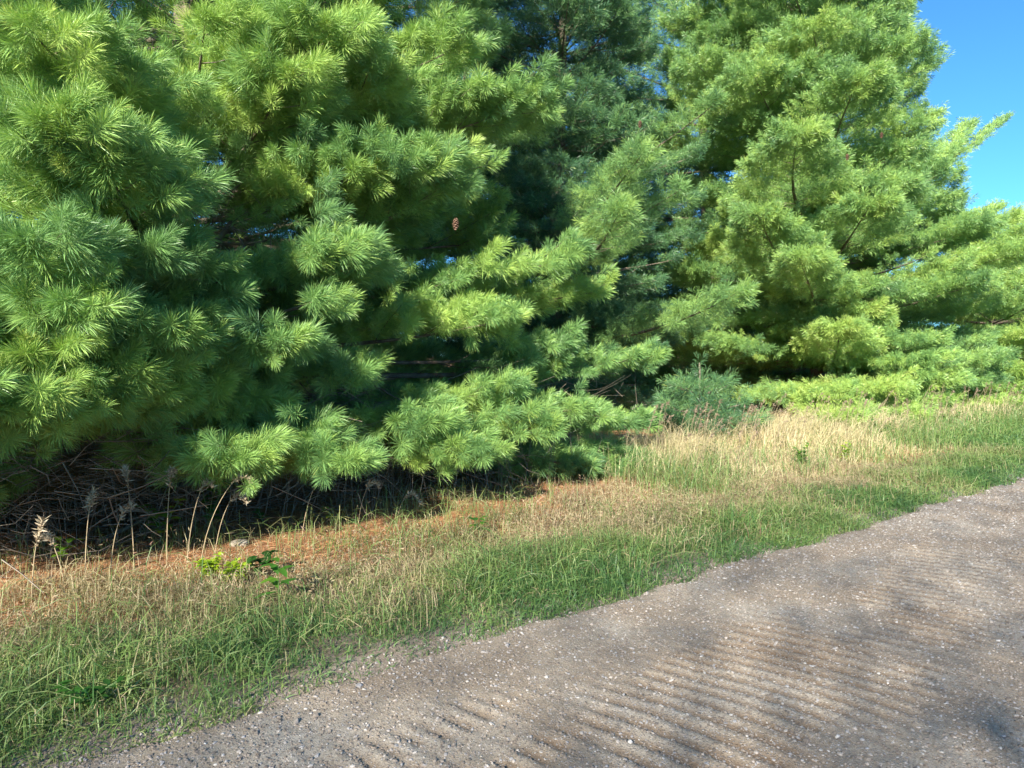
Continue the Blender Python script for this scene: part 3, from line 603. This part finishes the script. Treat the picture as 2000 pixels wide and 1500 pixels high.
for i, (px, py, n, h, lv, dr, lb) in enumerate(st):
    p = at(px, py + 12, n - .5); p[2] = ground_h(p[0], p[1]); lw = R2[:2] * lv[0] + np.array([0, -1]) * lv[1]
    stalk(p, h * .66, lw, 200 + i, lb, dr)
# the tall grass at right: uncountable seed heads
r = np.random.default_rng(140); tb = Tubes(); tips = []
for i in range(190):
    s = 6.2 + 15 * r.random() ** 1.3; n = r.uniform(4.8, 6.2); h = r.uniform(.42, .80); lv = np.array([r.normal(.22, .14), r.normal(-.06, .1), 0])
    p = np.array([s, n, 0]); q = p + [0, 0, h] + lv * h; pts = bez(p, p + np.array([0, 0, h * .6]) + lv * h * .2, q, np.linspace(0, 1, 5)); tb.add(pts, np.linspace(.003, .0018, 5) * (1 + .04 * (s - 6)), 3)
    d = norm(pts[-1] - pts[-2]); tips.append((pts[-1] - d * .03, d))
B, D, L = seed_head(tips, r, .17, 34, .45)
tag(kites(B, D, L * 1.1, r.uniform(.005, .008, len(B)), r, np.clip(.15 + r.normal(0, .25, len(B)), 0, 1), M_STALK, 'seed_heads', mid=.45), 'drooping seed heads above the tall dry grass at right', 'seed heads', kind='stuff')
tag(tb.build('seed_stems', M_STALKW), 'thin straw stems holding the seed heads at right', 'seed stems', kind='stuff')

# ------------------------------------------------------------------ broadleaf weeds
def leaf_geo(B, D, L, W, up, V, F):
    D = norm(D); sd = norm(np.cross(D, up)); nn = np.cross(sd, D); k = len(V)
    prof = [(0, .06), (.2, .62), (.45, 1.), (.7, .75), (.88, .35), (1, .02)]
    for u, wv in prof:
        c = B + D * L * u - np.array([0, 0, 1.]) * (.22 * L * u * u)
        V += [c + sd * W * .5 * wv + nn * W * .10 * wv, c, c - sd * W * .5 * wv + nn * W * .10 * wv]
    for i in range(5):
        a = k + 3 * i; F += [(a, a + 1, a + 4, a + 3), (a + 1, a + 2, a + 5, a + 4)]

def weed(px, py, n, h, nl, ll, lw, seed, label, tint, pairs=False, cat='weed', name='leafy_weed', spread=.35, up_=.35):
    r = np.random.default_rng(seed); p = at(px, py, n); p[2] = ground_h(p[0], p[1]); h *= 1.35; ll *= 1.3; lw *= 1.35; nl = int(nl * 1.25)
    root = empty(name, tuple(p)); tag(root, label, cat, 'broadleaf weeds on the verge'); tb = Tubes(); V = []; F = []
    stems = 1 if pairs else 4
    for k in range(stems):
        a0 = r.random() * 6.283; q = np.array([math.cos(a0) * h * spread * (stems > 1), math.sin(a0) * h * spread * (stems > 1), h * r.uniform(.8, 1.05)])
        pts = bez(np.zeros(3), np.array([0, 0, h * .5]), q, np.linspace(0, 1, 6)); tb.add(pts, np.linspace(.0035, .0015, 6), 4)
        m = nl // stems
        for i in range(m):
            u = .25 + .75 * (i + 1) / m; b_ = bez(np.zeros(3), np.array([0, 0, h * .5]), q, [u])[0]
            a = (i * 1.571 + (0 if i % 2 else 3.1416)) if pairs else r.random() * 6.283
            d = np.array([math.cos(a), math.sin(a), up_ + r.normal(0, .15)]); leaf_geo(b_, d, ll * r.uniform(.75, 1.1) * (1.1 - .3 * u), lw * r.uniform(.8, 1.1), np.array([0, 0, 1.]), V, F)
    tb.build('stem', M_LEAF if False else M_STEM, root)
    tt = np.clip(np.repeat(tint + r.normal(0, .10, len(F) // 10), 10), 0, 1)
    new_mesh('foliage', np.array(V), F, M_LEAF, root, True, {'tint': tt})
    return root
m, t, b, out = mat('green_stem'); M_STEM = m; b.inputs['Base Color'].default_value = (.10, .17, .05, 1)
weed(318, 1070, 5.45, .26, 22, .085, .055, 301, 'pale green round leaved seedling beside the dark brush at left', .72)
weed(408, 1062, 5.55, .34, 26, .075, .045, 302, 'darker leafy seedling right of the pale round leaved one', .40)
weed(118, 1110, 5.35, .14, 12, .07, .04, 303, 'small light green weed at the left foot of the seed stalks', .75)
weed(515, 1058, 5.7, .10, 12, .06, .035, 304, 'tiny green weed on the upper rim of the orange bank', .6)
weed(410, 1140, 4.6, .11, 150, .05, .02, 305, 'bright yellow green feathery weed on the needle bank', 1.0, spread=.5)
weed(460, 1150, 4.45, .10, 130, .05, .02, 306, 'second yellow green feathery weed, lower and right of the first', .97, spread=.6)
weed(510, 1165, 4.5, .12, 10, .10, .05, 307, 'dark green low leaf clump just right of the yellow feathery weeds', .08, up_=.1)
weed(545, 1225, 3.95, .20, 8, .12, .035, 308, 'young green weed with long pointed paired leaves in the middle of the turf', .55, pairs=True)
weed(935, 1125, 4.45, .12, 12, .07, .03, 309, 'low green weed at the dry grass edge below the low branch', .5)
weed(650, 1075, 5.35, .10, 9, .06, .03, 310, 'little yellowish weed on the orange bank under the low branch', .85)
weed(1605, 870, 5.9, .34, 60, .08, .035, 311, 'leafy green bush like weed at the right end of the wheat coloured grass', .75, spread=.5)
weed(1560, 960, 4.7, .22, 26, .09, .035, 312, 'upright green weed standing before the wheat coloured grass', .6)
weed(1645, 965, 4.6, .20, 24, .09, .03, 313, 'yellow green weed right of the upright one before the tall grass', .95)
weed(1380, 925, 5.4, .24, 26, .08, .03, 314, 'shaded leafy weed at the left end of the wheat coloured grass', .35)
weed(1720, 905, 5.3, .26, 44, .09, .035, 315, 'broad green weed amid tall grass below the sunlit pine', .5, spread=.5)
weed(1850, 860, 5.2, .28, 44, .09, .04, 316, 'broad pale weed farther right in the tall grass', .7, spread=.6)
weed(175, 1480, 3.25, .10, 30, .05, .02, 317, 'small dark weed at the bottom left edge of the gravel', .25, spread=.8)
weed(1400, 840, 6.3, .30, 22, .12, .045, 318, 'dim weed in deep shade beside the small sapling', .2)

# a pale stone on the bank and a fallen branch
def rock(px, py, n, sz, seed, label):
    import bmesh
    bm = bmesh.new(); bmesh.ops.create_icosphere(bm, subdivisions=3, radius=1); r = np.random.default_rng(seed); o = r.random(3) * 20
    for v in bm.verts:
        c = v.co.copy(); k = 1 + .35 * (float(fbm(c.x * 1.3 + o[0] + 5, c.y * 1.3 + c.z * .9 + o[1] + 5, 3)) - .5)
        v.co = Vector((c.x * sz * k * 1.3, c.y * sz * k, c.z * sz * k * .55))
    me = bpy.data.meshes.new('rock'); bm.to_mesh(me); bm.free(); me.materials.append(M_ROCK)
    for pl in me.polygons: pl.use_smooth = True
    ob = bpy.data.objects.new('rock', me); C.objects.link(ob); p = at(px, py, n); ob.location = (p[0], p[1], ground_h(p[0], p[1]) + sz * .2)
    tag(ob, label, 'rock')
m, t, b, out = mat('pale_rock'); M_ROCK = m
c = ramp(t, noise(t, 14, 6, .6, objco(t)), [(.3, (.25, .21, .16)), (.7, (.50, .45, .36))]); t.links.new(c, b.inputs['Base Color']); b.inputs['Roughness'].default_value = .9
rock(470, 1085, 5.25, .055, 1, 'pale rounded rock half sunk in the orange needles')
def stick(p0, p1, rad, label, seed):
    r = np.random.default_rng(seed); p0 = np.array(p0, float); p1 = np.array(p1, float); tb = Tubes()
    k = bez(p0, (p0 + p1) / 2 + r.normal(0, .05, 3), p1, np.linspace(0, 1, 8)); tb.add(k - p0, np.linspace(rad, rad * .5, 8), 7)
    for i in (3, 5, 6):
        e = k[i] - p0 + norm((p1 - p0) * .6 + r.normal(0, .5, 3)) * .22; tb.add([k[i] - p0, e], [rad * .4, rad * .2], 4)
    ob = tb.build('fallen_branch', M_DEAD); ob.location = tuple(p0); tag(ob, label, 'fallen branch', 'fallen branches')
a = at(120, 965, 6.0); b_ = at(170, 1010, 5.9); stick(at(240, 1000, 6.0), at(320, 1015, 5.9), .016, 'short thick pale broken branch lying in the dark brush at left', 4)
p = at(190, 1088, 5.9); q = at(285, 1052, 6.2); p[2] = ground_h(p[0], p[1]) + .03; q[2] = ground_h(q[0], q[1]) + .10
stick(p, q, .022, 'reddish lit branch lying on the needles beside the broadleaf seedling', 5)
stick(at(700, 965, 5.3), at(722, 1005, 5.2), .004, 'thin forked pale twig hanging under the low branch', 6)
